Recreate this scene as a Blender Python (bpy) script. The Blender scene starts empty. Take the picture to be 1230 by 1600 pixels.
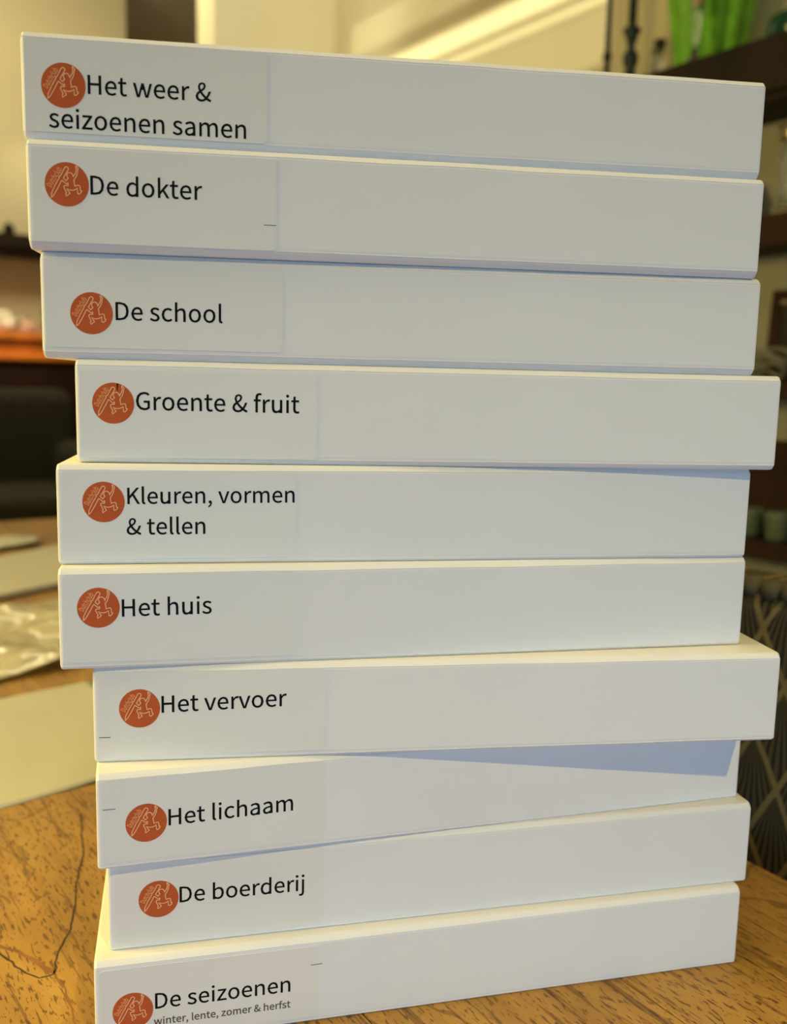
import bpy, bmesh, math, random
from math import sin, cos, pi, radians
from mathutils import Vector, Matrix, Euler, noise
random.seed(7)
S = bpy.context.scene
C = bpy.context.collection

# ------------------------------------------------------------------ camera
CX, CY, CZ = -0.13549, -0.42840, 0.32501
cam_d = bpy.data.cameras.new('camera'); cam = bpy.data.objects.new('camera', cam_d); C.objects.link(cam)
cam.matrix_world = Matrix.Translation((CX, CY, CZ)) @ (Matrix.Rotation(-0.23594, 4, 'Z') @ Matrix.Rotation(pi/2 - 0.13969, 4, 'X') @ Matrix.Rotation(0.02286, 4, 'Z'))
cam_d.sensor_fit = 'VERTICAL'; cam_d.sensor_height = 36; cam_d.lens = 1444.3/1600*36
cam_d.clip_start = 0.02
cam_d.dof.use_dof = True; cam_d.dof.focus_distance = 0.455; cam_d.dof.aperture_fstop = 6.5
S.camera = cam
S.view_settings.view_transform = 'Standard'; S.view_settings.look = 'None'
S.view_settings.gamma = 1; S.view_settings.use_curve_mapping = False
S.view_settings.exposure = 0.0

# room frame: u to the right, v away along the table, 22 degrees from the stack
TH = radians(22)
def RF(u, v, z=0.0):
    return Vector((CX + u*cos(TH) - v*sin(TH), CY + u*sin(TH) + v*cos(TH), z))

# ------------------------------------------------------------------ light
w = bpy.data.worlds.new('world'); S.world = w; w.use_nodes = True
w.node_tree.nodes['Background'].inputs[0].default_value = (1.0, 0.88, 0.68, 1)
w.node_tree.nodes['Background'].inputs[1].default_value = 0.12
def light(kind, name, loc, power, col, target=None, **kw):
    d = bpy.data.lights.new(name, kind); o = bpy.data.objects.new(name, d); C.objects.link(o)
    o.location = loc; d.energy = power; d.color = col
    for k, v in kw.items(): setattr(d, k, v)
    if target is not None:
        o.rotation_euler = (Vector(target) - Vector(loc)).to_track_quat('-Z', 'Y').to_euler()
    return o
# the ceiling lamp behind the camera that throws the crisp shadows down the stack
light('SPOT', 'lamp_behind', (0.465, -1.814, 2.105), 150, (1.0, 0.76, 0.25), (0.05, -0.40, -0.3), shadow_soft_size=0.022, spot_size=radians(47), spot_blend=1.0)
# blue fill added behind the camera for the cool ambient light
light('AREA', 'blue_fill_light', (0.0, -1.08, 0.12), 6.6, (0.24, 0.60, 1.0), (0.0, -0.48, -0.25), shape='RECTANGLE', size=1.3, size_y=0.35)
# unseen warm light from the left of the table
light('AREA', 'warm_side_light', tuple(RF(-1.25, 1.15, 0.85)), 44, (1.0, 0.81, 0.26), tuple(RF(0.1, 0.60, 0.05)), shape='RECTANGLE', size=0.7, size_y=0.7)
# small overhead fill added to brighten the box tops
light('AREA', 'overhead_fill_light', (-0.05, -0.20, 2.1), 7, (1.0, 0.88, 0.62), (0.0, 0.05, 0), shape='DISK', size=0.6)
# unseen lights further back in the room
light('SPOT', 'pier_fill_light', tuple(RF(0.9, 1.2, 2.3)), 140, (1.0, 0.96, 0.72), tuple(RF(1.78, 3.43, 1.75)), shadow_soft_size=0.06, spot_size=radians(30), spot_blend=0.5)  # spot added to brighten the pier
light('AREA', 'back_fill_light', tuple(RF(0.9, 3.75, 2.4)), 26, (1.0, 0.88, 0.55), tuple(RF(1.1, 4.6, 0.3)), shape='DISK', size=0.7)  # fill added and aimed down at the sideboard
light('POINT', 'far_fill_light', tuple(RF(0.75, 4.35, 2.0)), 13, (1.0, 0.88, 0.5), shadow_soft_size=0.12)  # added to light the back wall and sideboard
light('SPOT', 'sideboard_fill_light', tuple(RF(1.0, 4.05, 1.35)), 22, (1.0, 0.85, 0.5), tuple(RF(1.05, 4.75, 0.45)), shadow_soft_size=0.05, spot_size=radians(30), spot_blend=0.8)  # spot added to brighten the orange sideboard front
light('SPOT', 'wall_lamp_light', tuple(RF(1.55, 5.0, 1.6)), 2.2, (1.0, 0.88, 0.5), tuple(RF(1.4, 5.4, 1.40)), shadow_soft_size=0.05, spot_size=radians(50), spot_blend=0.9)
# low sun through slots added high in the unseen left wall
SUN_EL = 0.16
sd = Vector((cos(TH), sin(TH), -SUN_EL))
sun = light('SUN', 'evening_sun', (0, 0, 3), 4.4, (1.0, 0.95, 0.62), angle=radians(0.45))
sun.rotation_euler = sd.to_track_quat('-Z', 'Y').to_euler()

# ------------------------------------------------------------------ materials
def mat(name, col, rough=0.5, metal=0.0, var=0.0, scale=8.0, bump=0.0, bscale=60.0, **kw):
    m = bpy.data.materials.new(name); m.use_nodes = True
    nt = m.node_tree; b = nt.nodes['Principled BSDF']
    b.inputs['Base Color'].default_value = (*col, 1); b.inputs['Roughness'].default_value = rough
    b.inputs['Metallic'].default_value = metal
    for k, v in kw.items(): b.inputs[k].default_value = v
    tc = nt.nodes.new('ShaderNodeTexCoord')
    if var:
        n = nt.nodes.new('ShaderNodeTexNoise'); n.inputs['Scale'].default_value = scale; n.inputs['Detail'].default_value = 4
        r = nt.nodes.new('ShaderNodeValToRGB')
        r.color_ramp.elements[0].position = 0.3; r.color_ramp.elements[1].position = 0.7
        r.color_ramp.elements[0].color = (*[c*(1-var) for c in col], 1)
        r.color_ramp.elements[1].color = (*[min(1, c*(1+var)) for c in col], 1)
        nt.links.new(tc.outputs['Object'], n.inputs['Vector']); nt.links.new(n.outputs['Fac'], r.inputs['Fac'])
        nt.links.new(r.outputs['Color'], b.inputs['Base Color'])
    if bump:
        n2 = nt.nodes.new('ShaderNodeTexNoise'); n2.inputs['Scale'].default_value = bscale; n2.inputs['Detail'].default_value = 5
        bp = nt.nodes.new('ShaderNodeBump'); bp.inputs['Strength'].default_value = bump; bp.inputs['Distance'].default_value = 0.002
        nt.links.new(tc.outputs['Object'], n2.inputs['Vector']); nt.links.new(n2.outputs['Fac'], bp.inputs['Height'])
        nt.links.new(bp.outputs['Normal'], b.inputs['Normal'])
    return m

M = {}
M['card'] = mat('white_card', (0.80, 0.80, 0.81), 0.55, var=0.015, scale=14, bump=0.06, bscale=90)
M['label'] = mat('label_paper', (0.785, 0.78, 0.755), 0.45, var=0.01, scale=20)
M['ink'] = mat('black_ink', (0.006, 0.006, 0.007), 0.8, **{'Specular IOR Level': 0.1})
M['grey_ink'] = mat('grey_ink', (0.11, 0.085, 0.075), 0.8, **{'Specular IOR Level': 0.1})
M['orange'] = mat('orange_print', (0.54, 0.108, 0.030), 0.7, var=0.08, scale=60, **{'Specular IOR Level': 0.15})
M['cream_ink'] = mat('cream_print', (0.95, 0.56, 0.30), 0.55)
M['tan_ink'] = mat('tan_print', (0.92, 0.46, 0.20), 0.7)
M['plaster'] = mat('cream_plaster', (0.74, 0.66, 0.44), 0.9, var=0.03, scale=3, bump=0.15, bscale=40)
M['taupe'] = mat('taupe_plaster', (0.60, 0.50, 0.29), 0.9, var=0.05, scale=3)
M['ceiling'] = mat('ceiling_paint', (0.75, 0.72, 0.65), 0.9, var=0.02)
M['floor'] = mat('floor_wood', (0.10, 0.055, 0.028), 0.5, var=0.3, scale=5)
M['dark_wood'] = mat('dark_stained_wood', (0.018, 0.011, 0.006), 0.6, var=0.35, scale=9, **{'Specular IOR Level': 0.2})
M['red_wood'] = mat('red_brown_wood', (0.028, 0.010, 0.005), 0.6, var=0.3, scale=9, **{'Specular IOR Level': 0.2})
M['orange_wood'] = mat('orange_polished_wood', (0.80, 0.23, 0.035), 0.25, var=0.25, scale=6)
M['case_back'] = mat('olive_back_panel', (0.30, 0.285, 0.215), 0.8, var=0.1, scale=5)
M['chair_cloth'] = mat('dark_olive_upholstery', (0.024, 0.020, 0.011), 0.95, var=0.15, scale=30, bump=0.3, bscale=200)
M['cloth_white'] = mat('white_cloth', (0.82, 0.74, 0.62), 0.8)
M['cloth_pink'] = mat('pink_cloth', (0.62, 0.36, 0.28), 0.8, var=0.2, scale=25)
M['leaf'] = mat('dark_green_leaf', (0.03, 0.05, 0.02), 0.6, var=0.3, scale=40)
M['paper'] = mat('cream_paper', (0.55, 0.53, 0.43), 0.5, var=0.02, scale=12)
M['grey_paper'] = mat('grey_white_board', (0.55, 0.52, 0.43), 0.45, var=0.04, scale=10)
M['black_iron'] = mat('black_iron', (0.010, 0.008, 0.007), 0.5, 0.3, var=0.2, scale=80)
M['blue_iron'] = mat('blue_black_iron', (0.020, 0.032, 0.045), 0.5, 0.2, var=0.2, scale=80)
M['green_glass'] = mat('green_glass', (0.21, 0.58, 0.03), 0.2, var=0.25, scale=22, **{'Transmission Weight': 0.15, 'Alpha': 1.0, 'IOR': 1.45})
M['teal_glass'] = mat('dark_teal_glass', (0.01, 0.09, 0.06), 0.2, **{'Transmission Weight': 0.3})
M['glass'] = mat('clear_glass', (0.92, 0.95, 0.93), 0.04, **{'Transmission Weight': 0.92, 'IOR': 1.45})
M['silver'] = mat('worn_silver', (0.45, 0.38, 0.26), 0.35, 0.9, var=0.2, scale=60)
M['plastic_film'] = mat('clear_plastic_film', (0.80, 0.74, 0.58), 0.14, bump=0.9, bscale=14, **{'Transmission Weight': 0.45, 'IOR': 1.3})
M['wire'] = mat('grey_cane', (0.20, 0.19, 0.14), 0.7, var=0.2, scale=40)
M['photo'] = mat('dark_photo_print', (0.025, 0.022, 0.018), 0.3, var=0.6, scale=14)
M['frame_gold'] = mat('pale_gilt', (0.32, 0.24, 0.13), 0.5)
M['trim'] = mat('gold_piping', (0.11, 0.09, 0.042), 0.8, var=0.2, scale=60)

def nodes_math(nt, op, a, b=None, c=None):
    n = nt.nodes.new('ShaderNodeMath'); n.operation = op
    for i, x in enumerate((a, b, c)):
        if x is None: continue
        if isinstance(x, (int, float)): n.inputs[i].default_value = x
        else: nt.links.new(x, n.inputs[i])
    return n.outputs[0]

def wood_table():
    m = bpy.data.materials.new('table_wood'); m.use_nodes = True; nt = m.node_tree; b = nt.nodes['Principled BSDF']
    L = nt.links.new
    tc = nt.nodes.new('ShaderNodeTexCoord'); oi = nt.nodes.new('ShaderNodeObjectInfo')
    off = nt.nodes.new('ShaderNodeVectorMath'); off.operation = 'MULTIPLY_ADD'
    L(tc.outputs['Object'], off.inputs[0]); off.inputs[1].default_value = (1, 1, 1)
    cmb = nt.nodes.new('ShaderNodeCombineXYZ'); r7 = nodes_math(nt, 'MULTIPLY', oi.outputs['Random'], 17.0)
    L(r7, cmb.inputs[1]); L(r7, cmb.inputs[2]); L(cmb.outputs[0], off.inputs[2])
    def nz(scale, vec, detail=4, dist=0.0, rough=0.55):
        mp = nt.nodes.new('ShaderNodeMapping'); mp.inputs['Scale'].default_value = vec; L(off.outputs[0], mp.inputs['Vector'])
        n = nt.nodes.new('ShaderNodeTexNoise'); n.inputs['Scale'].default_value = scale; n.inputs['Detail'].default_value = detail
        n.inputs['Distortion'].default_value = dist; n.inputs['Roughness'].default_value = rough
        L(mp.outputs[0], n.inputs['Vector']); return n.outputs['Fac']
    def ramp(f, stops):
        r = nt.nodes.new('ShaderNodeValToRGB'); cr = r.color_ramp
        while len(cr.elements) < len(stops): cr.elements.new(0.5)
        for e, (p_, c_) in zip(cr.elements, stops): e.position = p_; e.color = (*c_, 1)
        L(f, r.inputs['Fac']); return r.outputs['Color']
    def mix(f, a, c, mode='MIX'):
        x = nt.nodes.new('ShaderNodeMixRGB'); x.blend_type = mode
        for i, v in zip((0, 1, 2), (f, a, c)):
            if isinstance(v, (int, float)): x.inputs[i].default_value = v
            elif isinstance(v, tuple): x.inputs[i].default_value = (*v, 1)
            else: L(v, x.inputs[i])
        return x.outputs[0]
    base = ramp(nz(7, (1, 0.45, 1), 5, 1.2), [(0.3, (0.20, 0.10, 0.024)), (0.48, (0.37, 0.20, 0.045)), (0.7, (0.50, 0.29, 0.075))])
    fig = nz(26, (1.0, 0.22, 1), 5, 2.0)
    base = mix(0.45, base, ramp(fig, [(0.3, (0.26, 0.13, 0.032)), (0.55, (0.42, 0.23, 0.055)), (0.75, (0.54, 0.33, 0.10))]))
    # short dark pores
    pores = nodes_math(nt, 'GREATER_THAN', nz(620, (1, 0.20, 1), 2, 0.4), 0.60)
    streak = nodes_math(nt, 'GREATER_THAN', nz(210, (1, 0.07, 1), 3, 0.8), 0.605)
    gate = nodes_math(nt, 'SMOOTH_MIN', nodes_math(nt, 'MULTIPLY', nz(11, (1, 0.6, 1), 3), 1.5), 0.9, 0.1)
    base = mix(nodes_math(nt, 'MULTIPLY', streak, 0.55), base, (0.10, 0.046, 0.016))
    base = mix(nodes_math(nt, 'MULTIPLY', pores, gate), base, (0.085, 0.040, 0.015))
    # figure lines and shakes
    ln = nodes_math(nt, 'ABSOLUTE', nodes_math(nt, 'SUBTRACT', nz(6.0, (1, 0.5, 1), 3, 0.8), 0.5))
    lnm = nodes_math(nt, 'LESS_THAN', ln, 0.0042)
    brk = nodes_math(nt, 'GREATER_THAN', nz(16, (1, 1, 1), 3), 0.47)
    base = mix(nodes_math(nt, 'MULTIPLY', nodes_math(nt, 'MULTIPLY', lnm, brk), 0.45), base, (0.05, 0.025, 0.012))
    stain = nodes_math(nt, 'GREATER_THAN', nz(9, (1, 1, 1), 4), 0.62)
    base = mix(nodes_math(nt, 'MULTIPLY', stain, 0.22), base, (0.15, 0.07, 0.03))
    L(base, b.inputs['Base Color']); b.inputs['Roughness'].default_value = 0.5; b.inputs['Specular IOR Level'].default_value = 0.25
    bp = nt.nodes.new('ShaderNodeBump'); bp.inputs['Strength'].default_value = 0.35; bp.inputs['Distance'].default_value = 0.0006
    L(nodes_math(nt, 'SUBTRACT', 1.0, pores), bp.inputs['Height']); L(bp.outputs[0], b.inputs['Normal'])
    return m
M['table'] = wood_table()

def fan_fabric():
    # woven fans: diamonds with rays from the top corner, on the plane of the chair back (object y, z)
    m = bpy.data.materials.new('fan_fabric'); m.use_nodes = True; nt = m.node_tree; b = nt.nodes['Principled BSDF']; L = nt.links.new
    tc = nt.nodes.new('ShaderNodeTexCoord'); sp = nt.nodes.new('ShaderNodeSeparateXYZ')
    wob = nt.nodes.new('ShaderNodeTexNoise'); wob.inputs['Scale'].default_value = 25
    L(tc.outputs['Object'], wob.inputs['Vector'])
    vm = nt.nodes.new('ShaderNodeVectorMath'); vm.operation = 'MULTIPLY_ADD'; vm.inputs[1].default_value = (0.003,)*3
    L(wob.outputs['Color'], vm.inputs[0]); L(tc.outputs['Object'], vm.inputs[2]); L(vm.outputs[0], sp.inputs[0])
    W_, H_ = 0.042, 0.0805
    y = nodes_math(nt, 'DIVIDE', nodes_math(nt, 'SUBTRACT', sp.outputs[1], 0.0), W_)
    z = nodes_math(nt, 'DIVIDE', nodes_math(nt, 'SUBTRACT', sp.outputs[2], 0.0), H_)
    p_ = nodes_math(nt, 'ADD', y, z); q_ = nodes_math(nt, 'SUBTRACT', z, y)
    fp = nodes_math(nt, 'FRACT', p_); fq = nodes_math(nt, 'FRACT', q_)
    # offset from the top corner (fp = fq = 1)
    a = nodes_math(nt, 'SUBTRACT', 1.0, fp); c = nodes_math(nt, 'SUBTRACT', 1.0, fq)
    dy = nodes_math(nt, 'MULTIPLY', nodes_math(nt, 'SUBTRACT', c, a), W_/2); dz = nodes_math(nt, 'MULTIPLY', nodes_math(nt, 'ADD', a, c), H_/2)
    ang = nodes_math(nt, 'ARCTAN2', dy, dz)
    st = nodes_math(nt, 'SINE', nodes_math(nt, 'MULTIPLY', ang, 60.0))
    rays = nodes_math(nt, 'MULTIPLY_ADD', st, 0.5, 0.5)
    edge = nodes_math(nt, 'MINIMUM', nodes_math(nt, 'MINIMUM', fp, fq), nodes_math(nt, 'MINIMUM', a, c))
    bord = nodes_math(nt, 'LESS_THAN', edge, 0.06)
    r1 = nt.nodes.new('ShaderNodeMixRGB'); L(rays, r1.inputs[0]); r1.inputs[1].default_value = (0.010, 0.008, 0.004, 1); r1.inputs[2].default_value = (0.12, 0.088, 0.032, 1)
    r2 = nt.nodes.new('ShaderNodeMixRGB'); L(bord, r2.inputs[0]); L(r1.outputs[0], r2.inputs[1]); r2.inputs[2].default_value = (0.26, 0.185, 0.058, 1)
    L(r2.outputs[0], b.inputs['Base Color']); b.inputs['Roughness'].default_value = 0.75
    return m
M['fan'] = fan_fabric()

# ------------------------------------------------------------------ helpers
def finish(bm, name, m, parent=None, loc=None, rot=None, smooth=False):
    bmesh.ops.recalc_face_normals(bm, faces=bm.faces)
    me = bpy.data.meshes.new(name); bm.to_mesh(me); bm.free()
    if smooth:
        for p_ in me.polygons: p_.use_smooth = True
    me.materials.append(M[m] if isinstance(m, str) else m)
    o = bpy.data.objects.new(name, me); C.objects.link(o)
    if loc is not None: o.location = loc
    if rot is not None: o.rotation_euler = (0, 0, rot)
    if parent is not None: o.parent = parent
    return o
def addbox(bm, x0, x1, y0, y1, z0, z1, bev=0.0, seg=2):
    r = bmesh.ops.create_cube(bm, size=1.0); vs = r['verts']
    for v in vs: v.co = Vector(((x0+x1)/2 + v.co.x*(x1-x0), (y0+y1)/2 + v.co.y*(y1-y0), (z0+z1)/2 + v.co.z*(z1-z0)))
    if bev:
        es = list({e for v in vs for e in v.link_edges})
        bmesh.ops.bevel(bm, geom=es, offset=bev, segments=seg, profile=0.5, affect='EDGES')
def boxobj(name, dims, m, parent=None, loc=None, rot=None, bev=0.0, seg=2, smooth=False):
    bm = bmesh.new(); addbox(bm, *dims, bev=bev, seg=seg); return finish(bm, name, m, parent, loc, rot, smooth)
def lathe(name, prof, m, parent=None, loc=None, rot=None, n=24, flute=0, famp=0.0, smooth=True):
    bm = bmesh.new(); rings = []
    for r, z in prof:
        ring = []
        for i in range(n):
            a = 2*pi*i/n; rr = max(r, 1e-5)
            if flute: rr *= 1 + famp*cos(flute*a)
            ring.append(bm.verts.new((rr*cos(a), rr*sin(a), z)))
        rings.append(ring)
    for A, B in zip(rings, rings[1:]):
        for i in range(n): bm.faces.new((A[i], A[(i+1) % n], B[(i+1) % n], B[i]))
    bm.faces.new(rings[0]); bm.faces.new(rings[-1])
    return finish(bm, name, m, parent, loc, rot, smooth)
def tube(name, pts, r, m, parent=None, loc=None, rot=None, n=8):
    bm = bmesh.new(); rings = []; P = [Vector(p_) for p_ in pts]
    for i, p_ in enumerate(P):
        t = (P[min(i+1, len(P)-1)] - P[max(i-1, 0)]).normalized()
        a = t.orthogonal().normalized() if not rings else (prev - t*prev.dot(t)).normalized()
        prev = a; b_ = t.cross(a)
        rings.append([bm.verts.new(p_ + (a*cos(2*pi*k/n) + b_*sin(2*pi*k/n))*r) for k in range(n)])
    for A, B in zip(rings, rings[1:]):
        for k in range(n): bm.faces.new((A[k], A[(k+1) % n], B[(k+1) % n], B[k]))
    bm.faces.new(rings[0]); bm.faces.new(rings[-1])
    return finish(bm, name, m, parent, loc, rot, True)
def thing(name, label, cat, loc, rot=TH, group=None):
    o = bpy.data.objects.new(name, None); C.objects.link(o); o.location = loc; o.rotation_euler = (0, 0, rot)
    o.empty_display_size = 0.02
    return tag(o, label, cat, group)
def tag(o, label, cat, group=None):
    o['label'] = label; o['category'] = cat
    if group: o['group'] = group
    return o
def struct(o): o['kind'] = 'structure'; return o
R0 = RF(0, 0, 0)
def wall(name, dims, m='plaster'): return struct(boxobj(name, dims, m, None, R0, TH))

# ------------------------------------------------------------------ the room (room frame u, v, z; z = 0 is the table top)
ZF, ZC = -0.76, 2.50
UL, UR = -2.6, 2.1           # left wall face, right wall face
wall('floor', (UL-0.15, 3.6, -2.6, 6.9, ZF-0.1, ZF), 'floor')
wall('ceiling', (UL-0.15, 3.6, -0.4, 6.9, ZC, ZC+0.1), 'ceiling')
wall('wall_right', (UR, UR+0.15, -0.4, 3.43, ZF, ZC))
wall('wall_pier', (1.565, 2.25, 3.43, 3.58, ZF, ZC))
wall('wall_back', (UL-0.15, 1.93, 5.40, 5.55, ZF, ZC))
wall('wall_recess', (1.7, 3.6, 6.40, 6.55, ZF, ZC), 'taupe')
wall('wall_side', (3.45, 3.6, 3.58, 6.4, ZF, ZC), 'taupe')
# unseen left wall, slotted to shape the sun bands on the right wall
bm = bmesh.new()
def sl(z): return z + SUN_EL*(UR-UL)      # height on the left wall that lights height z on the right wall
slots = [(1.25+0.02*k, 1.2605+0.02*k) for k in range(8)] + [(1.415, 1.442), (1.462, 1.535)] + [(1.605+0.02*k, 1.614+0.02*k) for k in range(14)]   # fine gaps added to dim the sun in the outer bands
vs0, vs1 = 1.93, 3.3
addbox(bm, UL-0.03, UL, -0.4, vs0, ZF, ZC); addbox(bm, UL-0.03, UL, vs1, 6.9, ZF, ZC)
zz = [ZF]
for a_, b_ in slots: zz += [sl(a_), sl(b_)]
zz.append(ZC)
for i in range(0, len(zz), 2):
    if zz[i+1] > zz[i]: addbox(bm, UL-0.03, UL, vs0, vs1, zz[i], zz[i+1])
struct(finish(bm, 'wall_left', 'plaster', None, R0, TH))
wf = struct(boxobj('slot_side_bar', (UL-0.045, UL-0.032, vs0-0.05, vs0, sl(1.22), sl(1.90)), 'dark_wood', None, R0, TH))  # plain unseen strip added beside the light slots
struct(boxobj('baseboard_right', (UR-0.015, UR, 2.36, 3.43, ZF, ZF+0.12), 'plaster', None, R0, TH))

# ------------------------------------------------------------------ dining table
tbl = thing('dining_table', 'brown wooden plank dining table the stack of white boxes stands on', 'table', RF(0, 0, ZF), TH)
T0 = 0.76
us = [-0.46, -0.21, 0.02, 0.247, 0.382, 0.457, 0.5405]
def last_plank(a_, b_):      # the outer board widens towards the far end
    bm = bmesh.new(); addbox(bm, a_+0.0003, b_, -0.12, 2.145, T0-0.035, T0, bev=0.0006, seg=1)
    for v in bm.verts:
        if v.co.x > a_+0.03: v.co.x += max(0.0, 0.045*(v.co.y-0.3))
    finish(bm, 'plank', 'table', tbl)
for i, (a_, b_) in enumerate(zip(us, us[1:])):
    boxobj('plank', (a_+0.0003, b_-0.0003, -0.12, 2.145, T0-0.035, T0), 'table', tbl, bev=0.0006, seg=1) if i < 5 else last_plank(a_, b_)
boxobj('apron', (-0.40, 0.48, -0.06, 2.08, T0-0.13, T0-0.036), 'table', tbl)
for a_ in (-0.40, 0.41):
    for b_ in (-0.06, 2.01): boxobj('leg', (a_, a_+0.07, b_, b_+0.07, 0.0, T0-0.131), 'table', tbl, bev=0.004)
# shakes round the burl, left of the stack
def shake(pts, wd, m, name='wood_shake'):
    bm = bmesh.new(); Q = [Vector((a_, b_, T0+0.0001)) for a_, b_ in pts]; F = []
    for i in range(len(Q)-1):
        for k in range(6): F.append(Q[i].lerp(Q[i+1], k/6))
    F.append(Q[-1]); prev = None
    for i, q in enumerate(F):
        t = (F[min(i+1, len(F)-1)]-F[max(i-1, 0)]).normalized(); n_ = Vector((-t.y, t.x, 0))
        j = noise.noise(q*170)*0.0013; ww = wd*(0.55+0.8*abs(noise.noise(q*90+Vector((5, 0, 0)))))/2
        a_, b_ = bm.verts.new(q+n_*(j+ww)), bm.verts.new(q+n_*(j-ww))
        if prev: bm.faces.new((prev[0], a_, b_, prev[1]))
        prev = (a_, b_)
    return finish(bm, name, m, tbl)
M['shake'] = mat('dark_wood_shake', (0.055, 0.030, 0.012), 0.8)
M['red_vein'] = mat('red_brown_wood_vein', (0.24, 0.10, 0.025), 0.6, var=0.2, scale=80)
shake([(0.1931, 0.6634), (0.1756, 0.6014), (0.1619, 0.5703), (0.1525, 0.5417), (0.1411, 0.5161), (0.1295, 0.4982), (0.1235, 0.4833), (0.1163, 0.4841), (0.1095, 0.4966), (0.1062, 0.5097), (0.0988, 0.5289)], 0.0016, 'shake')
shake([(0.1813, 0.6983), (0.1707, 0.6854), (0.1599, 0.6800), (0.1497, 0.6788), (0.1374, 0.6913)], 0.0009, 'shake')
shake([(0.1023, 0.5296), (0.1116, 0.5151), (0.1180, 0.5017), (0.1239, 0.4842)], 0.0036, 'red_vein')
shake([(0.1243, 0.4852), (0.1248, 0.4677), (0.1238, 0.4519), (0.1211, 0.4347)], 0.0016, 'red_vein')
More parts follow.
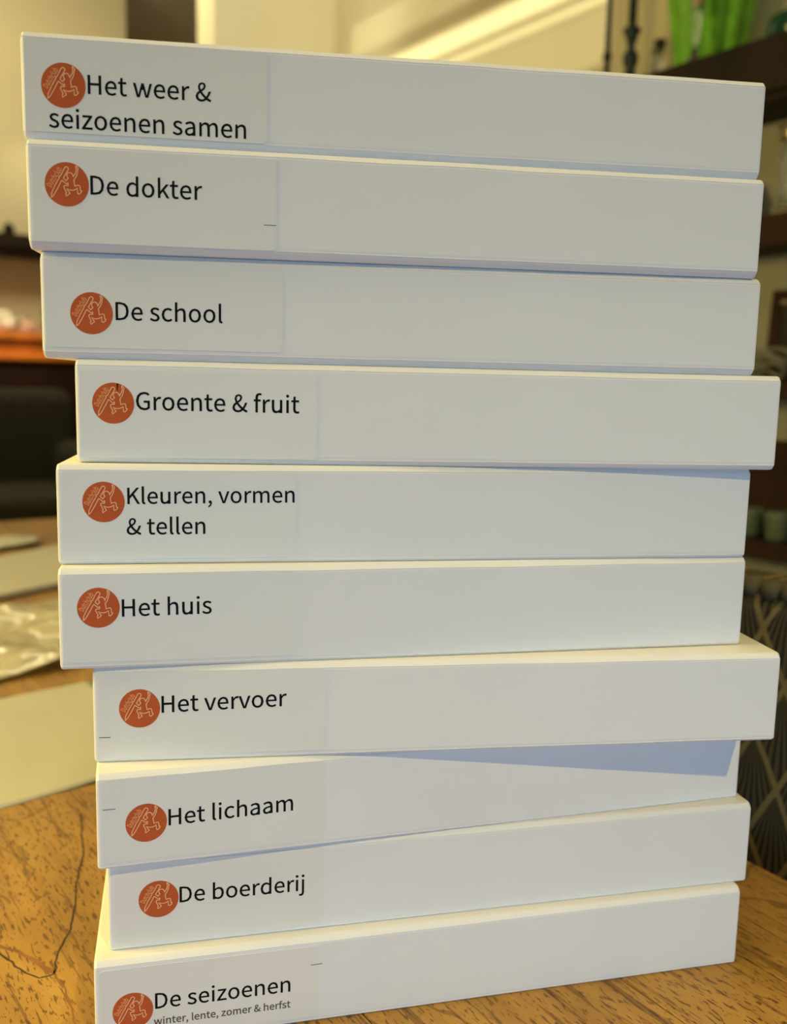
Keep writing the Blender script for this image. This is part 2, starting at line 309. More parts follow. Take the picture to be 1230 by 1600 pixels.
GLYPHS = {
'&':(238,['91,-5 132,3 165,25 195,6 224,-5 232,22 209,31 184,47 211,90 229,138 199,138 184,97 163,63 128,96 98,135 138,168 156,211 143,247 105,261 63,244 47,201 51,172 63,141 28,110 13,67 23,30 50,5', '144,42 120,27 95,21 58,34 44,68 53,95 76,118 107,78', '86,156 77,179 74,201 82,228 106,239 124,230 130,210 117,180']),
',':(97,['26,-67 64,-38 77,7 70,34 50,44 33,38 26,22 33,5 50,-1 54,0 44,-28 19,-48']),
'D':(241,['35,0 101,0 166,15 206,60 220,129 206,199 166,242 99,257 35,257', '68,27 68,230 97,230 147,219 177,184 187,129 177,74 147,39 97,27']),
'G':(241,['136,-5 182,4 215,25 215,133 131,133 131,106 186,106 186,39 165,28 139,24 93,37 64,73 54,129 64,185 94,220 139,233 171,226 194,209 212,230 183,251 138,261 77,245 36,200 20,128 35,57 76,11']),
'H':(255,['35,0 68,0 68,121 187,121 187,0 220,0 220,257 187,257 187,149 68,149 68,257 35,257']),
'K':(226,['35,0 68,0 68,81 112,134 189,0 225,0 132,159 213,257 176,257 68,128 68,128 68,257 35,257']),
'a':(197,['76,-5 109,3 139,23 140,23 143,0 169,0 169,117 162,158 141,185 103,195 61,187 29,170 41,148 67,162 98,168 129,154 137,120 71,107 33,84 21,49 36,10', '85,21 61,28 51,51 59,73 87,89 137,99 137,46 111,28']),
'b':(216,['116,-5 157,8 187,42 199,98 190,149 164,183 123,195 92,187 63,168 64,202 64,279 32,279 32,0 58,0 61,20 62,20 89,2', '111,22 89,27 64,42 64,142 90,161 115,168 144,159 160,135 165,98 158,57 139,31']),
'c':(179,['107,-5 140,2 169,19 155,41 134,28 110,22 79,31 59,57 51,95 59,133 80,159 111,168 131,164 149,152 165,173 142,188 110,195 64,183 31,149 18,95 30,41 62,7']),
'd':(217,['97,-5 129,3 155,22 156,22 159,0 185,0 185,279 153,279 153,206 154,173 130,189 101,195 60,183 30,148 19,95 28,41 55,7', '104,22 76,31 58,56 51,95 59,133 79,159 106,168 130,163 153,148 153,48 129,29']),
'e':(194,['109,-5 144,1 172,15 160,36 138,25 113,21 81,29 59,52 50,88 178,88 179,106 170,153 145,184 103,195 62,183 31,148 18,95 31,41 63,7', '49,110 68,154 104,169 139,154 151,110']),
'f':(114,['12,164 37,164 37,0 69,0 69,164 110,164 110,190 69,190 69,220 76,248 96,258 118,252 125,277 110,282 93,283 62,276 43,254 37,221 37,190 12,188']),
'h':(213,['32,0 64,0 64,138 90,160 116,167 144,155 152,116 152,0 184,0 184,120 178,161 159,186 126,195 91,186 63,163 64,202 64,279 32,279']),
'i':(96,['32,0 64,0 64,190 32,190', '48,229 64,235 70,251 64,266 48,271 33,266 27,251 33,235']),
'j':(96,['12,-85 43,-77 59,-55 64,-22 64,190 33,190 33,-22 28,-49 9,-59 -9,-56 -15,-80 -3,-83', '48,229 64,235 70,251 64,266 48,271 33,266 27,251 33,235']),
'k':(193,['32,0 64,0 64,50 99,92 155,0 190,0 118,113 181,190 146,190 65,90 64,90 64,279 32,279']),
'l':(99,['66,-5 77,-4 84,-2 80,23 73,22 67,25 64,36 64,279 32,279 32,38 40,7']),
'm':(324,['32,0 64,0 64,138 89,160 112,167 139,155 147,116 147,0 179,0 179,138 204,160 227,167 254,155 263,116 263,0 294,0 294,120 288,161 269,186 237,195 204,185 174,159 156,185 121,195 90,186 62,162 62,162 58,190 32,190']),
'n':(214,['32,0 64,0 64,138 90,160 116,167 144,155 152,116 152,0 184,0 184,120 178,161 159,186 126,195 91,186 62,162 62,162 58,190 32,190']),
'o':(212,['106,-5 150,7 182,41 194,95 182,149 150,183 106,195 63,183 31,149 18,95 31,41 63,7', '106,22 77,31 58,57 51,95 58,133 77,159 106,168 135,159 154,133 161,95 154,57 135,31']),
'r':(136,['32,0 64,0 64,122 87,156 112,166 131,163 137,191 127,194 116,195 86,184 62,155 62,155 58,190 32,190']),
's':(164,['82,-5 120,3 143,24 151,52 132,90 93,110 65,122 52,143 61,162 88,170 111,165 131,153 146,173 120,189 87,195 52,188 29,168 22,141 39,105 77,86 107,72 120,50 111,29 83,20 53,27 27,43 11,22 43,3']),
't':(132,['92,-5 127,2 121,27 99,21 76,31 70,58 70,164 121,164 121,190 70,190 70,244 43,244 40,190 9,188 9,164 38,164 38,59 43,25 60,3']),
'u':(213,['88,-5 122,5 151,30 152,30 154,0 181,0 181,190 149,190 149,55 124,31 97,23 70,35 62,74 62,190 29,190 29,70 36,29 55,4']),
'v':(182,['73,0 111,0 178,190 146,190 110,82 93,26 91,26 74,82 38,190 5,190']),
'w':(281,['62,0 99,0 126,102 139,157 141,157 154,103 181,0 220,0 272,190 241,190 213,80 202,27 200,27 187,80 157,190 126,190 96,80 83,27 82,27 70,80 42,190 9,190']),
'z':(166,['12,0 156,0 156,26 53,26 153,173 153,190 23,190 23,164 112,164 12,17']),
' ':(78,[])}
# ------------------------------------------------------------------ lettering
def glyph_poly(s):
    return [[(int(a), int(b)) for a, b in (q.split(',') for q in cont.split())] for cont in s]
G = {k: (v[0], glyph_poly(v[1])) for k, v in GLYPHS.items()}
HX0 = min(x for c in G['H'][1] for x, y in c)
class Contour(list):
    glyph = 0
def keep(c, pts):
    r = Contour(pts); r.glyph = c.glyph; return r
def text_curves(s):
    out = []; x = 0.0; n_ = 0
    for ch in s:
        adv, cs = G[ch]
        out += [Contour((x+a, b) for a, b in c) for c in cs]
        for c in out[-len(cs):] if cs else (): c.glyph = n_
        x += adv; n_ += 1
    return out
def bounds(cs):
    xs = [x for c in cs for x, y in c]; return min(xs), max(xs)
def polys_mesh(name, cs, depth, grow=0.0):
    cu = bpy.data.curves.new(name, 'CURVE'); cu.dimensions = '2D'; cu.fill_mode = 'BOTH'; cu.extrude = depth; cu.offset = grow
    for c in cs:
        sp = cu.splines.new('POLY'); sp.points.add(len(c)-1); sp.use_cyclic_u = True
        for pt, (x, y) in zip(sp.points, c): pt.co = (x, y, 0, 1)
    tmp = bpy.data.objects.new(name, cu); C.objects.link(tmp); bpy.context.view_layer.update()
    me = bpy.data.meshes.new_from_object(tmp, depsgraph=bpy.context.evaluated_depsgraph_get())
    bpy.data.objects.remove(tmp); bpy.data.curves.remove(cu); me.name = name
    return me
FACE = Matrix.Rotation(pi/2, 4, 'X')         # (x, y) of the print to (x, z) of the box face
def place(me, name, m, parent, off):
    me.transform(FACE); me.transform(Matrix.Translation((0, -off, 0)))
    me.materials.clear(); me.materials.append(M[m])
    o = bpy.data.objects.new(name, me); C.objects.link(o); o.parent = parent
    return o
def line_of_text(s, x0, x1, z0, z1, parent, m='ink', hs=1.0):
    cs = text_curves(s); a, b = bounds(cs); k = (x1-x0)/(b-a); sh = (z1-z0)/(x1-x0)
    cs = [keep(c, ((x0+(x-a)*k, z0+y*k*hs+(x-a)*k*sh) for x, y in c)) for c in cs]
    bm = bmesh.new()
    for g_ in sorted({c.glyph for c in cs}):      # each letter filled on its own, then one print
        part = polys_mesh('letter', [c for c in cs if c.glyph == g_], 0.03e-3, 0.00007); bm.from_mesh(part); bpy.data.meshes.remove(part)
    me = bpy.data.meshes.new('lettering'); bm.to_mesh(me); bm.free()
    return place(me, 'lettering', m, parent, 0.31e-3)

PEN = [[(230,890),(238,785),(330,600),(435,430),(432,400),(470,380),(575,190),(615,170),(650,185),(668,215),(660,240),(600,330),(535,430),(600,490),(655,430),(628,395),(622,345),(650,310),(700,298),(745,315),(770,350),(780,400),(790,370),(840,300),(860,230),(845,150),(860,140),(910,200),(895,220),(885,300),(850,390),(795,460),(800,500),(815,605),(850,590),(910,580),(940,600),(950,700),(980,705),(970,740),(910,785),(880,770),(875,650),(820,685),(760,702),(690,700),(610,670),(650,720),(690,775),(595,840),(585,790),(605,760),(545,645),(550,610),(570,600),(645,600),(650,555),(640,530),(638,560),(600,560),(510,490),(488,492),(420,620),(330,770),(290,830),(230,890)]]
def strip_bm(paths, wd, f):
    bm = bmesh.new()
    for P in paths:
        Q = [Vector(f(*p_)) for p_ in P]; prev = None
        for i, q in enumerate(Q):
            d0 = (q-Q[i-1]).normalized() if i else (Q[1]-Q[0]).normalized()
            d1 = (Q[i+1]-q).normalized() if i < len(Q)-1 else d0
            t = d0+d1; t = t.normalized() if t.length > 0.3 else d0
            nn = Vector((-t.y, t.x)) * (wd/2) * min(1.5, 1/max(0.55, abs(t.dot(d0))))
            a = bm.verts.new((q.x+nn.x, q.y+nn.y, 0)); b = bm.verts.new((q.x-nn.x, q.y-nn.y, 0))
            if prev: bm.faces.new((prev[0], a, b, prev[1]))
            prev = (a, b)
    r = bmesh.ops.extrude_face_region(bm, geom=bm.faces[:])
    bmesh.ops.translate(bm, verts=[v for v in r['geom'] if isinstance(v, bmesh.types.BMVert)], vec=(0, 0, 0.04e-3))
    me = bpy.data.meshes.new('line_drawing'); bmesh.ops.recalc_face_normals(bm, faces=bm.faces); bm.to_mesh(me); bm.free(); return me
def emblem(cx, cz, r, parent):
    circ = [[(cx+r*cos(2*pi*i/64), cz+r*sin(2*pi*i/64)) for i in range(64)]]
    place(polys_mesh('emblem_disc', circ, 0.03e-3), 'emblem_disc', 'orange', parent, 0.31e-3)
    f = lambda x, y: (cx+(x-618)/545*r, cz-(y-572)/508*r)
    place(strip_bm(PEN, 0.36e-3, f), 'emblem_drawing', 'cream_ink', parent, 0.36e-3)
    cs = text_curves('Dutchclub'); a, b = bounds(cs)
    x0, y0 = f(235, 665); x1, y1 = f(510, 235)
    L_ = math.hypot(x1-x0, y1-y0); k = L_/(b-a); ux, uy = (x1-x0)/L_, (y1-y0)/L_
    cs = [[(x0+(x-a)*k*ux - y*k*1.7*uy, y0+(x-a)*k*uy + y*k*1.7*ux) for x, y in c] for c in cs]
    place(polys_mesh('emblem_lettering', cs, 0.02e-3), 'emblem_lettering', 'tan_ink', parent, 0.37e-3)

# ------------------------------------------------------------------ the ten boxes (front bottom-left corner x, y; turn; bottom z; height)
W, D = 0.350, 0.255
BOX = [
 (-0.19917, 0.02986, -0.10235, 0.42851, 0.04626), (-0.19768, 0.02560, -0.09624, 0.38074, 0.04777), (-0.19374, 0.03046, -0.10476, 0.33238, 0.04837), (-0.17953, 0.02779, -0.10494, 0.28400, 0.04838), (-0.18832, 0.02079, -0.05952, 0.23653, 0.04746), (-0.18773, 0.01176, -0.03395, 0.18835, 0.04818), (-0.17377, 0.01472, -0.09460, 0.14067, 0.04768), (-0.17210, 0.00008, 0.04035, 0.09336, 0.04731), (-0.16835, 0.00826, -0.00786, 0.04628, 0.04708), (-0.17500, -0.00001, 0.00009, 0.00000, 0.04628)]
mm = 1e-3
# lettering: (text, x0, x1, z at x0, z at x1), emblem (x, z), label (x0, z0, x1, z1), dash
INFO = [
 ([('Het weer &', 28.6, 82.6, 20.8, 20.6), ('seizoenen samen', 11.5, 98.3, 5.6, 5.4)], (18.1, 23.7), (1.6, 3.6, 107.6, 43.4), None, 'topmost white cardboard box, lettered Het weer & seizoenen samen'),
 ([('De dokter', 27.6, 76.7, 24.6, 24.5)], (17.4, 28.4), (2.3, 3.3, 110.3, 44.1), (104.6, 110.3, 14.6), 'white cardboard box lettered De dokter, second from the top'),
 ([('De school', 33.3, 82.0, 18.2, 18.3)], (22.5, 20.9), (1.8, 5.2, 109.8, 45.6), None, 'white cardboard box lettered De school, third from the top'),
 ([('Groente & fruit', 27.6, 103.9, 25.4, 25.1)], (17.2, 28.2), (2.0, 2.7, 112.2, 43.5), None, 'white cardboard box lettered Groente & fruit, jutting out at right'),
 ([('Kleuren, vormen', 31.9, 110.0, 29.0, 29.7), ('& tellen', 31.3, 67.6, 14.4, 14.6)], (21.1, 29.9), (2.3, 2.8, 110.0, 44.3), None, 'white cardboard box lettered Kleuren, vormen & tellen'),
 ([('Het huis', 28.3, 69.5, 25.1, 25.5)], (17.8, 29.6), (1.9, 3.4, 110.0, 45.2), None, 'white cardboard box lettered Het huis, above Het vervoer'),
 ([('Het vervoer', 31.9, 91.5, 24.5, 26.3)], (21.6, 26.9), (2.3, 3.0, 110.2, 45.0), (2.5, 7.9, 12.7), 'white cardboard box lettered Het vervoer, jutting out furthest at lower right'),
 ([('Het lichaam', 32.8, 92.7, 19.2, 20.3)], (22.5, 21.7), (2.6, 3.2, 109.0, 44.6), (2.8, 8.6, 30.0), 'white cardboard box lettered Het lichaam, with a wedge-shaped shadow'),
 ([('De boerderij', 33.8, 95.5, 22.3, 22.0)], (23.8, 25.2), (3.4, 2.8, 105.6, 44.4), None, 'white cardboard box lettered De boerderij, second from the bottom'),
 ([('De seizoenen', 28.3, 94.4, 18.8, 18.7), ('winter, lente, zomer & herfst', 27.6, 94.5, 10.2, 9.9)], (17.8, 19.2), (2.5, 2.8, 109.0, 41.8), (104.8, 110.6, 31.6), 'bottom white cardboard box, lettered De seizoenen winter, lente, zomer & herfst')]
def rounded_rect(x0, y0, x1, y1, r, n=6):
    P = []
    for cx_, cy_, a0 in ((x1-r, y1-r, 0), (x0+r, y1-r, 90), (x0+r, y0+r, 180), (x1-r, y0+r, 270)):
        for k in range(n+1):
            a = radians(a0+90*k/n); P.append((cx_+r*cos(a), cy_+r*sin(a)))
    return [P]
def carton(i):
    x, y, yaw, z, h = BOX[i]; lines, emb, lab, dash, txt = INFO[i]
    t = thing('cardboard_box', txt, 'box', (x, y, z), yaw, 'stacked white cardboard boxes')
    rnd = random.Random(i)
    # body: rounded card folds, a crease line under the lid fold and above the floor fold, slightly wavy
    bt, bb = 2.7*mm, (3.3*mm, 3.3*mm, 3.3*mm, 2.6*mm, 1.7*mm, 1.6*mm, 1.3*mm, 1.2*mm, 1.1*mm, 1.1*mm)[i]
    prof = [(0.0, bb+1.5*mm), (0.0, h-bt-0.9*mm), (0.14*mm, h-bt-0.25*mm), (0.02*mm, h-bt+0.05*mm), (0.95*mm, h-bt*0.52), (1.9*mm, h-bt*0.14), (3.2*mm, h),
            (D-2*mm, h), (D, h-2*mm), (D, 2*mm), (D-2*mm, 0), (3.2*mm, 0), (bb*0.72, bb*0.12), (bb*0.36, bb*0.5), (0.02*mm, bb), (0.14*mm, bb+0.3*mm)]
    bm = bmesh.new(); xs = [0.0, 0.4*mm, 1.3*mm, 3*mm] + [6*mm + (W-12*mm)*k/24 for k in range(25)] + [W-3*mm, W-1.3*mm, W-0.4*mm, W]
    cyy, czz = D/2, h/2; rings = []
    for xx in xs:
        e = min(xx, W-xx); ins = 1.1*mm if e == 0 else 0.35*mm if e < 0.5*mm else 0.0
        ring = []
        for k, (py, pz) in enumerate(prof):
            wv = noise.noise(Vector((xx*28, i*7.3, 1.0 if k < 8 else 5.0)))*0.35*mm
            if k in (1, 2, 3, 4, 5): pz += wv*(0.8 if k in (2, 3) else 1.0)
            if k in (11, 12, 13, 14, 15, 0): pz += wv*0.6 if k not in (11, 12) else 0
            sy = 1 if py < cyy else -1; sz = 1 if pz < czz else -1
            ring.append(bm.verts.new((xx, py+sy*ins, pz+sz*ins*0.9)))
        rings.append(ring)
    n = len(prof)
    for A, B in zip(rings, rings[1:]):
        for k in range(n): bm.faces.new((A[k], B[k], B[(k+1) % n], A[(k+1) % n]))
    bm.faces.new(rings[0]); bm.faces.new(rings[-1])
    finish(bm, 'box_body', 'card', t)
    # side closing flaps, folded in at each end
    for sx in (0, 1):
        bmf = bmesh.new(); x0 = -0.25*mm if sx == 0 else W+0.02*mm
        addbox(bmf, x0, x0+0.23*mm, 9*mm, D-9*mm, 4*mm, h-5*mm)
        finish(bmf, 'side_flap', 'card', t)
    l = place(polys_mesh('title_label', rounded_rect(lab[0]*mm, lab[1]*mm, lab[2]*mm, lab[3]*mm, 2.2*mm), 0.12e-3), 'title_label', 'label', t, 0.14e-3)
    for q, (s, a, b, c, d) in enumerate(lines):
        sub = s.startswith('winter')
        line_of_text(s, a*mm, b*mm, c*mm, d*mm, l, 'grey_ink' if sub else 'ink')
    emblem(emb[0]*mm, emb[1]*mm, 9.55*mm, l)
    if dash:
        place(polys_mesh('printed_dash', [[(dash[0]*mm, dash[2]*mm), (dash[1]*mm, dash[2]*mm), (dash[1]*mm, (dash[2]+0.26)*mm), (dash[0]*mm, (dash[2]+0.26)*mm)]], 0.02e-3), 'printed_dash', 'ink', l, 0.31e-3)
    if i == 3:
        place(polys_mesh('printed_scratch', [[(19.2*mm, 33.6*mm), (19.7*mm, 37.4*mm), (19.0*mm, 37.5*mm), (18.9*mm, 35.2*mm)]], 0.02e-3), 'printed_scratch', 'ink', l, 0.38e-3)
    return t
for i in range(9, -1, -1): carton(i)

# ------------------------------------------------------------------ papers and film on the table, left of the stack
def sheet(name, pts, thick, m, z0=0.0, wave=0.0, n=26, seed=0, freq=9.0):
    """sheet with the outline pts (room u, v), gridded so that it can lie uneven"""
    us_ = [p_[0] for p_ in pts]; vs_ = [p_[1] for p_ in pts]
    bm = bmesh.new(); grid = {}
    # bilinear patch over the four corner points
    A, B, Cc, Dd = [Vector((p_[0], p_[1], 0)) for p_ in pts]
    for i in range(n+1):
        for j in range(n+1):
            s, t_ = i/n, j/n
            P = A*(1-s)*(1-t_) + B*s*(1-t_) + Cc*s*t_ + Dd*(1-s)*t_
            wv = wave*(0.5+noise.noise(Vector((P.x*freq, P.y*freq, seed)))*0.9 + noise.noise(Vector((P.x*freq*3, P.y*freq*3, seed+9)))*0.3)
            grid[i, j] = bm.verts.new((P.x, P.y, z0 + max(0.0, wv)))
    fs = [bm.faces.new((grid[i, j], grid[i+1, j], grid[i+1, j+1], grid[i, j+1])) for i in range(n) for j in range(n)]
    r = bmesh.ops.extrude_face_region(bm, geom=fs)
    bmesh.ops.translate(bm, verts=[v for v in r['geom'] if isinstance(v, bmesh.types.BMVert)], vec=(0, 0, thick))
    return finish(bm, name, m, None, R0, TH, True)
tag(sheet('paper_sheet', [(0.02, 0.690), (0.318, 0.722), (0.294, 0.960), (-0.004, 0.925)], 0.0004, 'paper', 0.0002, 0.002, seed=2), 'large cream paper sheet lying flat on the table, nearest left of the boxes', 'paper')
tag(sheet('plastic_sleeve', [(-0.02, 0.955), (0.33, 1.03), (0.40, 1.33), (0.05, 1.27)], 0.0005, 'plastic_film', 0.0004, 0.016, n=50, seed=5, freq=11), 'crumpled clear plastic sleeve on the table between two sheets', 'sleeve')
tag(sheet('white_board', [(0.02, 1.27), (0.44, 1.44), (0.50, 1.76), (0.10, 1.52)], 0.010, 'grey_paper', 0.0002, 0.0), 'grey-white flat board lying on the table behind the plastic sleeve', 'board')
tag(sheet('folded_paper', [(0.14, 1.70), (0.46, 1.80), (0.475, 1.87), (0.12, 1.98)], 0.001, 'paper', 0.0002, 0.022, n=30, seed=8, freq=7), 'curled white paper at the far left end of the table', 'paper')

# ------------------------------------------------------------------ dining chair with the fan fabric, right of the table
ch = thing('dining_chair', 'dining chair in black and gold fan-patterned fabric at the table edge', 'chair', RF(0.62, 0.389, ZF), TH)
zt = 0.76
bm = bmesh.new(); addbox(bm, 0.0, 0.085, -0.235, 0.27, zt-0.30, zt+0.178, bev=0.022, seg=4)
o = finish(bm, 'backrest', 'fan', ch, smooth=True)
o.data.transform(Matrix.Translation((0, 0, -(zt+0.153-0.003)))); o.location = (0, 0, zt+0.153-0.003)
for k in range(31):
    y_ = -0.232 + k*0.0165
    bm = bmesh.new(); bmesh.ops.create_uvsphere(bm, u_segments=8, v_segments=6, radius=1)
    for v in bm.verts: v.co = Vector((0.012+v.co.x*0.013, y_+v.co.y*0.0092, zt+0.176+v.co.z*0.0085))
    finish(bm, 'piping_pleat', 'trim', ch, smooth=True)
boxobj('seat', (-0.40, 0.05, -0.235, 0.27, zt-0.36, zt-0.27), 'fan', ch, bev=0.02, seg=3, smooth=True)
for a_ in (-0.36, 0.02):
    for b_ in (-0.21, 0.205): boxobj('leg', (a_, a_+0.04, b_, b_+0.04, 0.0, zt-0.36), 'dark_wood', ch, bev=0.003)

# ------------------------------------------------------------------ bookcase along the right wall
bc = thing('bookcase', 'dark brown open bookcase along the right wall, crowded with ornaments', 'bookcase', RF(1.75, 0.9, ZF), TH)
LZ = 1.48; DP = 0.345
def bpart(n, z0, z1, m, x0=0.0, x1=DP, y0=0.0, y1=LZ, bev=0.003): return boxobj(n, (x0, x1, y0, y1, z0-ZF, z1-ZF), m, bc, bev=bev, seg=2)
bpart('top_board', 0.925, 1.035, 'dark_wood', x0=0.0)
bpart('cornice', 0.909, 0.924, 'dark_wood', x0=0.008)
bpart('shelf', 0.622, 0.688, 'red_wood', x0=0.02, y0=0.03, y1=LZ-0.03)
bpart('shelf', 0.312, 0.345, 'red_wood', x0=0.02, y0=0.03, y1=LZ-0.03)
bpart('shelf', -0.032, 0.006, 'red_wood', x0=0.02, y0=0.03, y1=LZ-0.03)
bpart('shelf', -0.40, -0.365, 'red_wood', x0=0.02, y0=0.03, y1=LZ-0.03)
bpart('plinth', ZF, ZF+0.09, 'dark_wood', x0=0.01)
bpart('side_panel', ZF+0.091, 0.908, 'dark_wood', y0=0.0, y1=0.029)
bpart('side_panel', ZF+0.091, 0.908, 'dark_wood', y0=LZ-0.029, y1=LZ)
bpart('back_panel', ZF+0.091, 0.908, 'case_back', x0=0.155, x1=0.167, y0=0.0295, y1=LZ-0.0295, bev=0)
bpart('door_panel', ZF+0.10, -0.402, 'dark_wood', x0=0.005, x1=0.02, y0=0.03, y1=LZ-0.03)

# things on top of the bookcase
def candlestick(name, label, u, v, prof, m, candle=None, z=1.035):
    t = thing(name, label, 'candlestick', RF(u, v, z), TH, 'candlesticks on the bookcase')
    lathe('stem', prof, m, t)
    if candle:
        r, a, b = candle
        lathe('candle', [(r, a), (r, b-0.004), (r*0.5, b)], m, t, n=16)
    return t
candlestick('candlestick', 'tall thin black candlestick, leftmost on the bookcase', 1.9, 1.756, [(0.035, 0), (0.035, 0.008), (0.012, 0.02), (0.006, 0.04), (0.006, 0.06), (0.0075, 0.10), (0.0075, 0.122), (0.012, 0.130), (0.012, 0.14), (0.0075, 0.148), (0.007, 0.30), (0.011, 0.31), (0.011, 0.33)], 'black_iron', (0.008, 0.331, 0.56))
candlestick('candlestick', 'blue-black candlestick with round bulb and flange on the bookcase', 1.9, 1.678, [(0.04, 0), (0.04, 0.01), (0.02, 0.03), (0.012, 0.055), (0.016, 0.075), (0.012, 0.085), (0.018, 0.098), (0.020, 0.11), (0.018, 0.122), (0.009, 0.134), (0.010, 0.145), (0.013, 0.150), (0.015, 0.162), (0.022, 0.174), (0.022, 0.180), (0.012, 0.188), (0.0105, 0.192)], 'blue_iron', (0.0102, 0.1925, 0.46))
candlestick('candlestick', 'short dark iron candlestick left of the green vase', 1.9, 1.587, [(0.034, 0), (0.034, 0.012), (0.018, 0.03), (0.010, 0.05), (0.009, 0.10), (0.012, 0.112), (0.014, 0.120), (0.014, 0.130), (0.006, 0.131)], 'black_iron')
t = thing('green_vase', 'large bright green fluted glass vase on the bookcase', 'vase', RF(1.94, 1.47, 1.035), TH)
# leaf-like flutes rise and flare outwards
bm = bmesh.new(); n = 96; rings = []
pr = [(0.055, 0.0), (0.072, 0.004), (0.078, 0.05), (0.088, 0.11), (0.100, 0.18), (0.118, 0.25), (0.136, 0.31)]
for inner in (0, 1):
    for k in (range(len(pr)) if not inner else range(len(pr)-1, 0, -1)):
        r, z = pr[k]; ring = []
        for i in range(n):
            a = 2*pi*i/n; s = abs(sin(a*6)); rr = r*(0.86+0.16*s) - inner*0.004
            zt_ = z*(1 + 0.12*(s-0.5)*(z/0.31)) + (0.004 if inner and k == 1 else 0)
            ring.append(bm.verts.new((rr*cos(a), rr*sin(a), zt_)))
        rings.append(ring)
for A, B in zip(rings, rings[1:]):
    for i in range(n): bm.faces.new((A[i], A[(i+1) % n], B[(i+1) % n], B[i]))
bm.faces.new(rings[0]); bm.faces.new(rings[-1])
finish(bm, 'vase_body', 'green_glass', t, smooth=True)
t = thing('glass_candle_holder', 'clear glass candle holder with a silvered cup in front of the green vase', 'candle holder', RF(1.80, 1.405, 1.035), TH)
lathe('foot', [(0.026, 0), (0.026, 0.006), (0.012, 0.02), (0.0085, 0.03)], 'glass', t)
lathe('stem', [(0.0085, 0.0305), (0.0085, 0.06), (0.011, 0.11), (0.013, 0.125)], 'glass', t)
lathe('cup', [(0.013, 0.1255), (0.016, 0.130), (0.015, 0.136), (0.012, 0.142), (0.014, 0.150), (0.021, 0.158), (0.022, 0.163), (0.010, 0.1635)], 'silver', t)
tag(lathe('green_bowl', [(0.03, 0), (0.05, 0.02), (0.062, 0.06), (0.058, 0.085), (0.03, 0.10)], 'teal_glass', None, RF(1.92, 1.235, 1.035), TH), 'dark teal glass bowl right of the green vase', 'bowl')
tag(lathe('small_glass', [(0.016, 0), (0.018, 0.01), (0.016, 0.06), (0.010, 0.085)], 'glass', None, RF(1.84, 1.545, 1.035), TH), 'small clear glass beside the short dark candlestick', 'glass')
# things inside
t = thing('crystal_candlestick', 'cut crystal column on the upper bookcase shelf under the top board', 'candlestick', RF(1.83, 1.165, 0.688), TH)
lathe('foot', [(0.040, 0), (0.040, 0.006), (0.024, 0.018)], 'silver', t, flute=8, famp=0.04)
lathe('column', [(0.023, 0.0185), (0.022, 0.06), (0.025, 0.10), (0.021, 0.15)], 'glass', t, flute=8, famp=0.06, n=48)
lathe('cup', [(0.022, 0.151), (0.027, 0.158), (0.024, 0.170), (0.030, 0.182), (0.012, 0.184)], 'silver', t)
tag(lathe('dark_jar', [(0.028, 0), (0.034, 0.02), (0.03, 0.06), (0.016, 0.08), (0.018, 0.09)], 'black_iron', None, RF(1.84, 1.28, 0.688), TH), 'small dark jar left of the crystal column', 'jar')
t = thing('picture_frame', 'dark framed photograph leaning in the middle bookcase compartment', 'picture', RF(1.872, 1.12, 0.347), TH)
for nm, d_, m_ in (('photo_print', (-0.004, 0.004, -0.07, 0.07, 0.02, 0.17), 'photo'), ('frame_side', (-0.008, 0.008, -0.095, -0.07, 0, 0.195), 'red_wood'), ('frame_side', (-0.008, 0.008, 0.07, 0.095, 0, 0.195), 'red_wood'), ('frame_side', (-0.008, 0.008, -0.07, 0.07, 0.17, 0.195), 'red_wood'), ('frame_side', (-0.008, 0.008, -0.07, 0.07, 0, 0.02), 'red_wood'), ('gilt_edge', (-0.0105, -0.0082, -0.07, 0.07, 0.165, 0.172), 'frame_gold')):
    o = boxobj(nm, d_, m_, t); o.rotation_euler = (0, radians(4), 0)
t = thing('cane_ring', 'pale grey cane wreath lying before the framed photograph', 'wreath', RF(1.825, 1.20, 0.345), TH)
for k in range(3):
    r_ = 0.058+0.008*k; pts = [(r_*cos(a)*0.45, r_*sin(a), 0.024+0.016*k+0.014*sin(a*2+k)) for a in [2*pi*q/28 for q in range(29)]]
    tube('cane', pts, 0.0045, 'wire', t)
GJ = ['green-tinted glass tumbler nearest the camera on the lower bookcase shelf', 'green-tinted glass tumbler between its two neighbours on the lower bookcase shelf', 'green-tinted glass tumbler furthest from the camera on the lower bookcase shelf']
M['tumbler'] = mat('green_tinted_glass', (0.16, 0.20, 0.13), 0.12, var=0.3, scale=70, **{'Transmission Weight': 0.35})
for k, v_ in enumerate((1.115, 1.185, 1.255)):
    tag(lathe('tumbler', [(0.022, 0), (0.026, 0.008), (0.030, 0.05), (0.031, 0.062), (0.028, 0.062), (0.020, 0.012)], 'tumbler', None, RF(1.81, v_, 0.006), TH, flute=8, famp=0.03), GJ[k], 'glass', 'tumblers on the lower shelf')
tag(boxobj('wooden_box', (-0.02, 0.02, -0.10, 0.10, 0, 0.21), 'red_wood', None, RF(1.875, 1.19, 0.006), TH, bev=0.004), 'dark red wooden box behind the tumblers on the lower bookcase shelf', 'box')

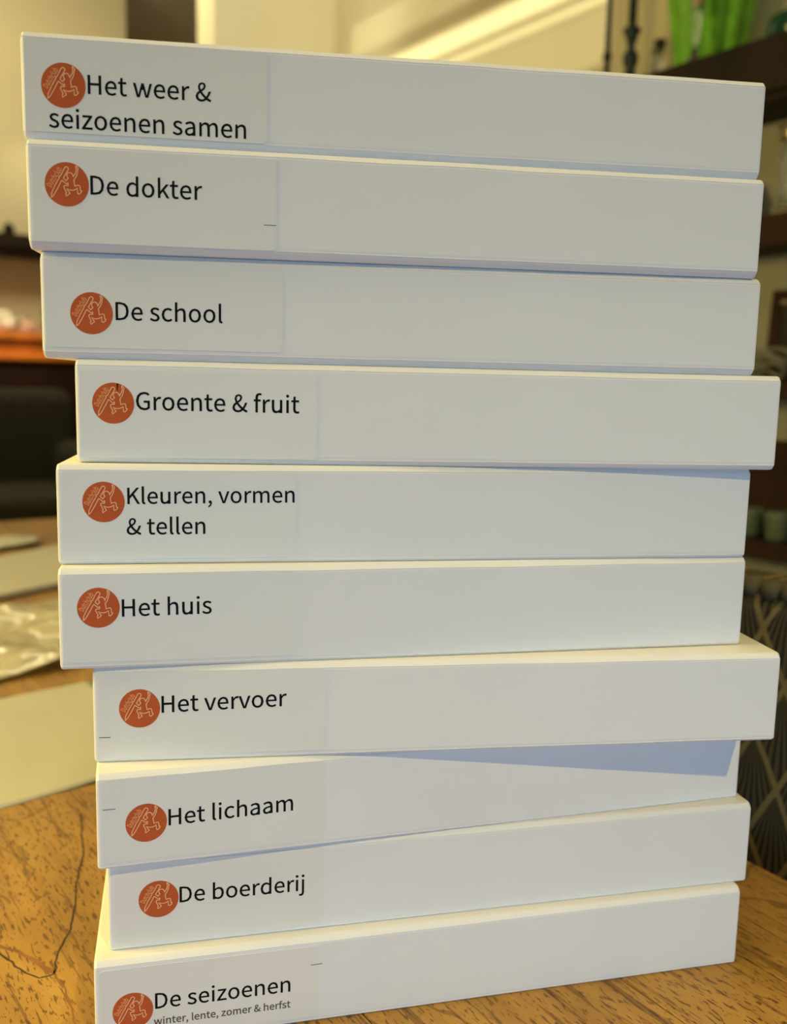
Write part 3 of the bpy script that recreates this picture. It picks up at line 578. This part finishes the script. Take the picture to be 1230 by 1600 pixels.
# ------------------------------------------------------------------ far left: armchair, sideboard, wall shelf
ac = thing('armchair', 'dark olive upholstered armchair beyond the far end of the table', 'armchair', RF(0.80, 4.0, ZF), TH)
H0 = 0.76
boxobj('backrest', (-0.42, 0.42, 0.10, 0.32, H0-0.42, H0+0.262), 'chair_cloth', ac, bev=0.07, seg=5, smooth=True)
boxobj('seat_cushion', (-0.33, 0.33, -0.42, 0.14, H0-0.30, H0-0.13), 'chair_cloth', ac, bev=0.05, seg=4, smooth=True)
boxobj('seat_base', (-0.40, 0.40, -0.38, 0.26, 0.10, H0-0.31), 'chair_cloth', ac, bev=0.02, seg=2)
for s in (-1, 1):
    bm = bmesh.new(); addbox(bm, s*0.385-0.075, s*0.385+0.075, -0.42, 0.16, 0.10, H0+0.045, bev=0.07, seg=5)
    finish(bm, 'armrest', 'chair_cloth', ac, smooth=True)
    for b_ in (-0.36, 0.20): boxobj('leg', (s*0.36-0.025, s*0.36+0.025, b_, b_+0.05, 0, 0.099), 'dark_wood', ac)
sb = thing('sideboard', 'tall sideboard of polished orange-brown wood behind the armchair', 'sideboard', RF(0.55, 4.75, ZF), TH)
Z = 0.76
boxobj('top_board', (-0.75, 1.05, -0.03, 0.50, Z+0.485, Z+0.515), 'orange_wood', sb, bev=0.008, seg=3)
boxobj('frieze', (-0.72, 1.02, 0.0, 0.49, Z+0.42, Z+0.4845), 'orange_wood', sb, bev=0.004)
boxobj('moulding', (-0.74, 1.04, -0.02, 0.495, Z+0.385, Z+0.4195), 'orange_wood', sb, bev=0.01, seg=3)
boxobj('carcass', (-0.70, 1.00, 0.02, 0.48, 0.08, Z+0.3845), 'red_wood', sb)
for k in range(3):
    d = boxobj('door', (-0.68+k*0.56, -0.14+k*0.56, 0.002, 0.019, 0.12, Z+0.35), 'red_wood', sb, bev=0.004)
    lathe('knob', [(0.006, 0), (0.012, 0.01), (0.010, 0.02)], 'silver', d, (-0.20+k*0.56, -0.02, Z), None).rotation_euler = (pi/2*0, 0, 0)
for a_ in (-0.70, 0.94):
    for b_ in (0.02, 0.42): boxobj('foot', (a_, a_+0.06, b_, b_+0.06, 0, 0.0795), 'dark_wood', sb)
# things on the sideboard
def cloth(name, label, cat, u, v, z, sx, sy, sz, m, seed):
    bm = bmesh.new(); bmesh.ops.create_icosphere(bm, subdivisions=4, radius=1)
    for q in bm.verts:
        k = 1+0.22*noise.noise(q.co*1.6+Vector((seed, 0, 0)))+0.08*noise.noise(q.co*5+Vector((seed, 3, 0)))
        q.co = Vector((q.co.x*sx*k, q.co.y*sy*k, max(0.0, (q.co.z*0.9+0.55)*sz*k)))
    return tag(finish(bm, name, m, None, RF(u, v, z), TH, True), label, cat)
cloth('folded_cloth', 'white crumpled cloth on the sideboard', 'cloth', 1.02, 4.92, 0.515, 0.15, 0.12, 0.10, 'cloth_white', 1)
cloth('pink_cloth', 'small pink cloth bundle on the sideboard, in front of the white cloth', 'cloth', 1.20, 4.775, 0.515, 0.05, 0.04, 0.045, 'cloth_pink', 4)
t = thing('potted_plant', 'small dark green potted plant on the sideboard right of the cloths', 'plant', RF(1.36, 4.95, 0.515), TH)
lathe('pot', [(0.035, 0), (0.05, 0.07), (0.045, 0.07)], 'black_iron', t)
for k in range(26):
    a, e = random.uniform(0, 2*pi), random.uniform(0.2, 1.3); ln = random.uniform(0.05, 0.10)
    d = Vector((cos(a)*cos(e), sin(a)*cos(e), sin(e))); s_ = d.cross(Vector((0, 0, 1))).normalized()*0.014; b0 = Vector((0, 0, 0.07))
    up = s_.cross(d).normalized()*0.004
    bm = bmesh.new(); P = [b0, b0+d*ln*0.5+s_, b0+d*ln, b0+d*ln*0.5-s_]; c_ = bm.verts.new(b0+d*ln*0.5+up); c2 = bm.verts.new(b0+d*ln*0.5-up)
    vs_ = [bm.verts.new(q) for q in P]
    for i in range(4): bm.faces.new((vs_[i], vs_[(i+1) % 4], c_)); bm.faces.new((vs_[(i+1) % 4], vs_[i], c2))
    finish(bm, 'leaf', 'leaf', t)
tag(lathe('brass_cup', [(0.02, 0), (0.008, 0.01), (0.008, 0.04), (0.03, 0.06), (0.034, 0.09), (0.030, 0.09)], 'silver', None, RF(1.23, 5.05, 0.515), TH), 'small brass cup on the sideboard between cloths and plant', 'cup')
ws = thing('wall_shelf', 'dark wooden shelf on the back wall above the sideboard', 'shelf', RF(1.0, 5.16, 0.94), TH)
boxobj('board', (-1.2, 0.72, 0, 0.24, 0.03, 0.10), 'dark_wood', ws, bev=0.004)
boxobj('moulding', (-1.18, 0.70, 0.02, 0.24, 0, 0.0295), 'dark_wood', ws, bev=0.004)
for a_ in (-0.9, 0.60): boxobj('bracket', (a_, a_+0.04, 0.06, 0.24, -0.14, -0.0005), 'dark_wood', ws)
for k, (u_, s_, lb) in enumerate(((1.235, 0.028, 'small brown round ornament on the dark wall shelf, left one'), (1.42, 0.034, 'small brown round ornament on the dark wall shelf, right one'))):
    tag(lathe('ornament', [(s_*0.5, 0), (s_, s_*0.6), (s_*1.05, s_*1.2), (s_*0.7, s_*2), (s_*0.2, s_*2.3)], 'dark_wood', None, RF(u_, 5.26, 1.04), TH), lb, 'ornament', 'ornaments on the wall shelf')
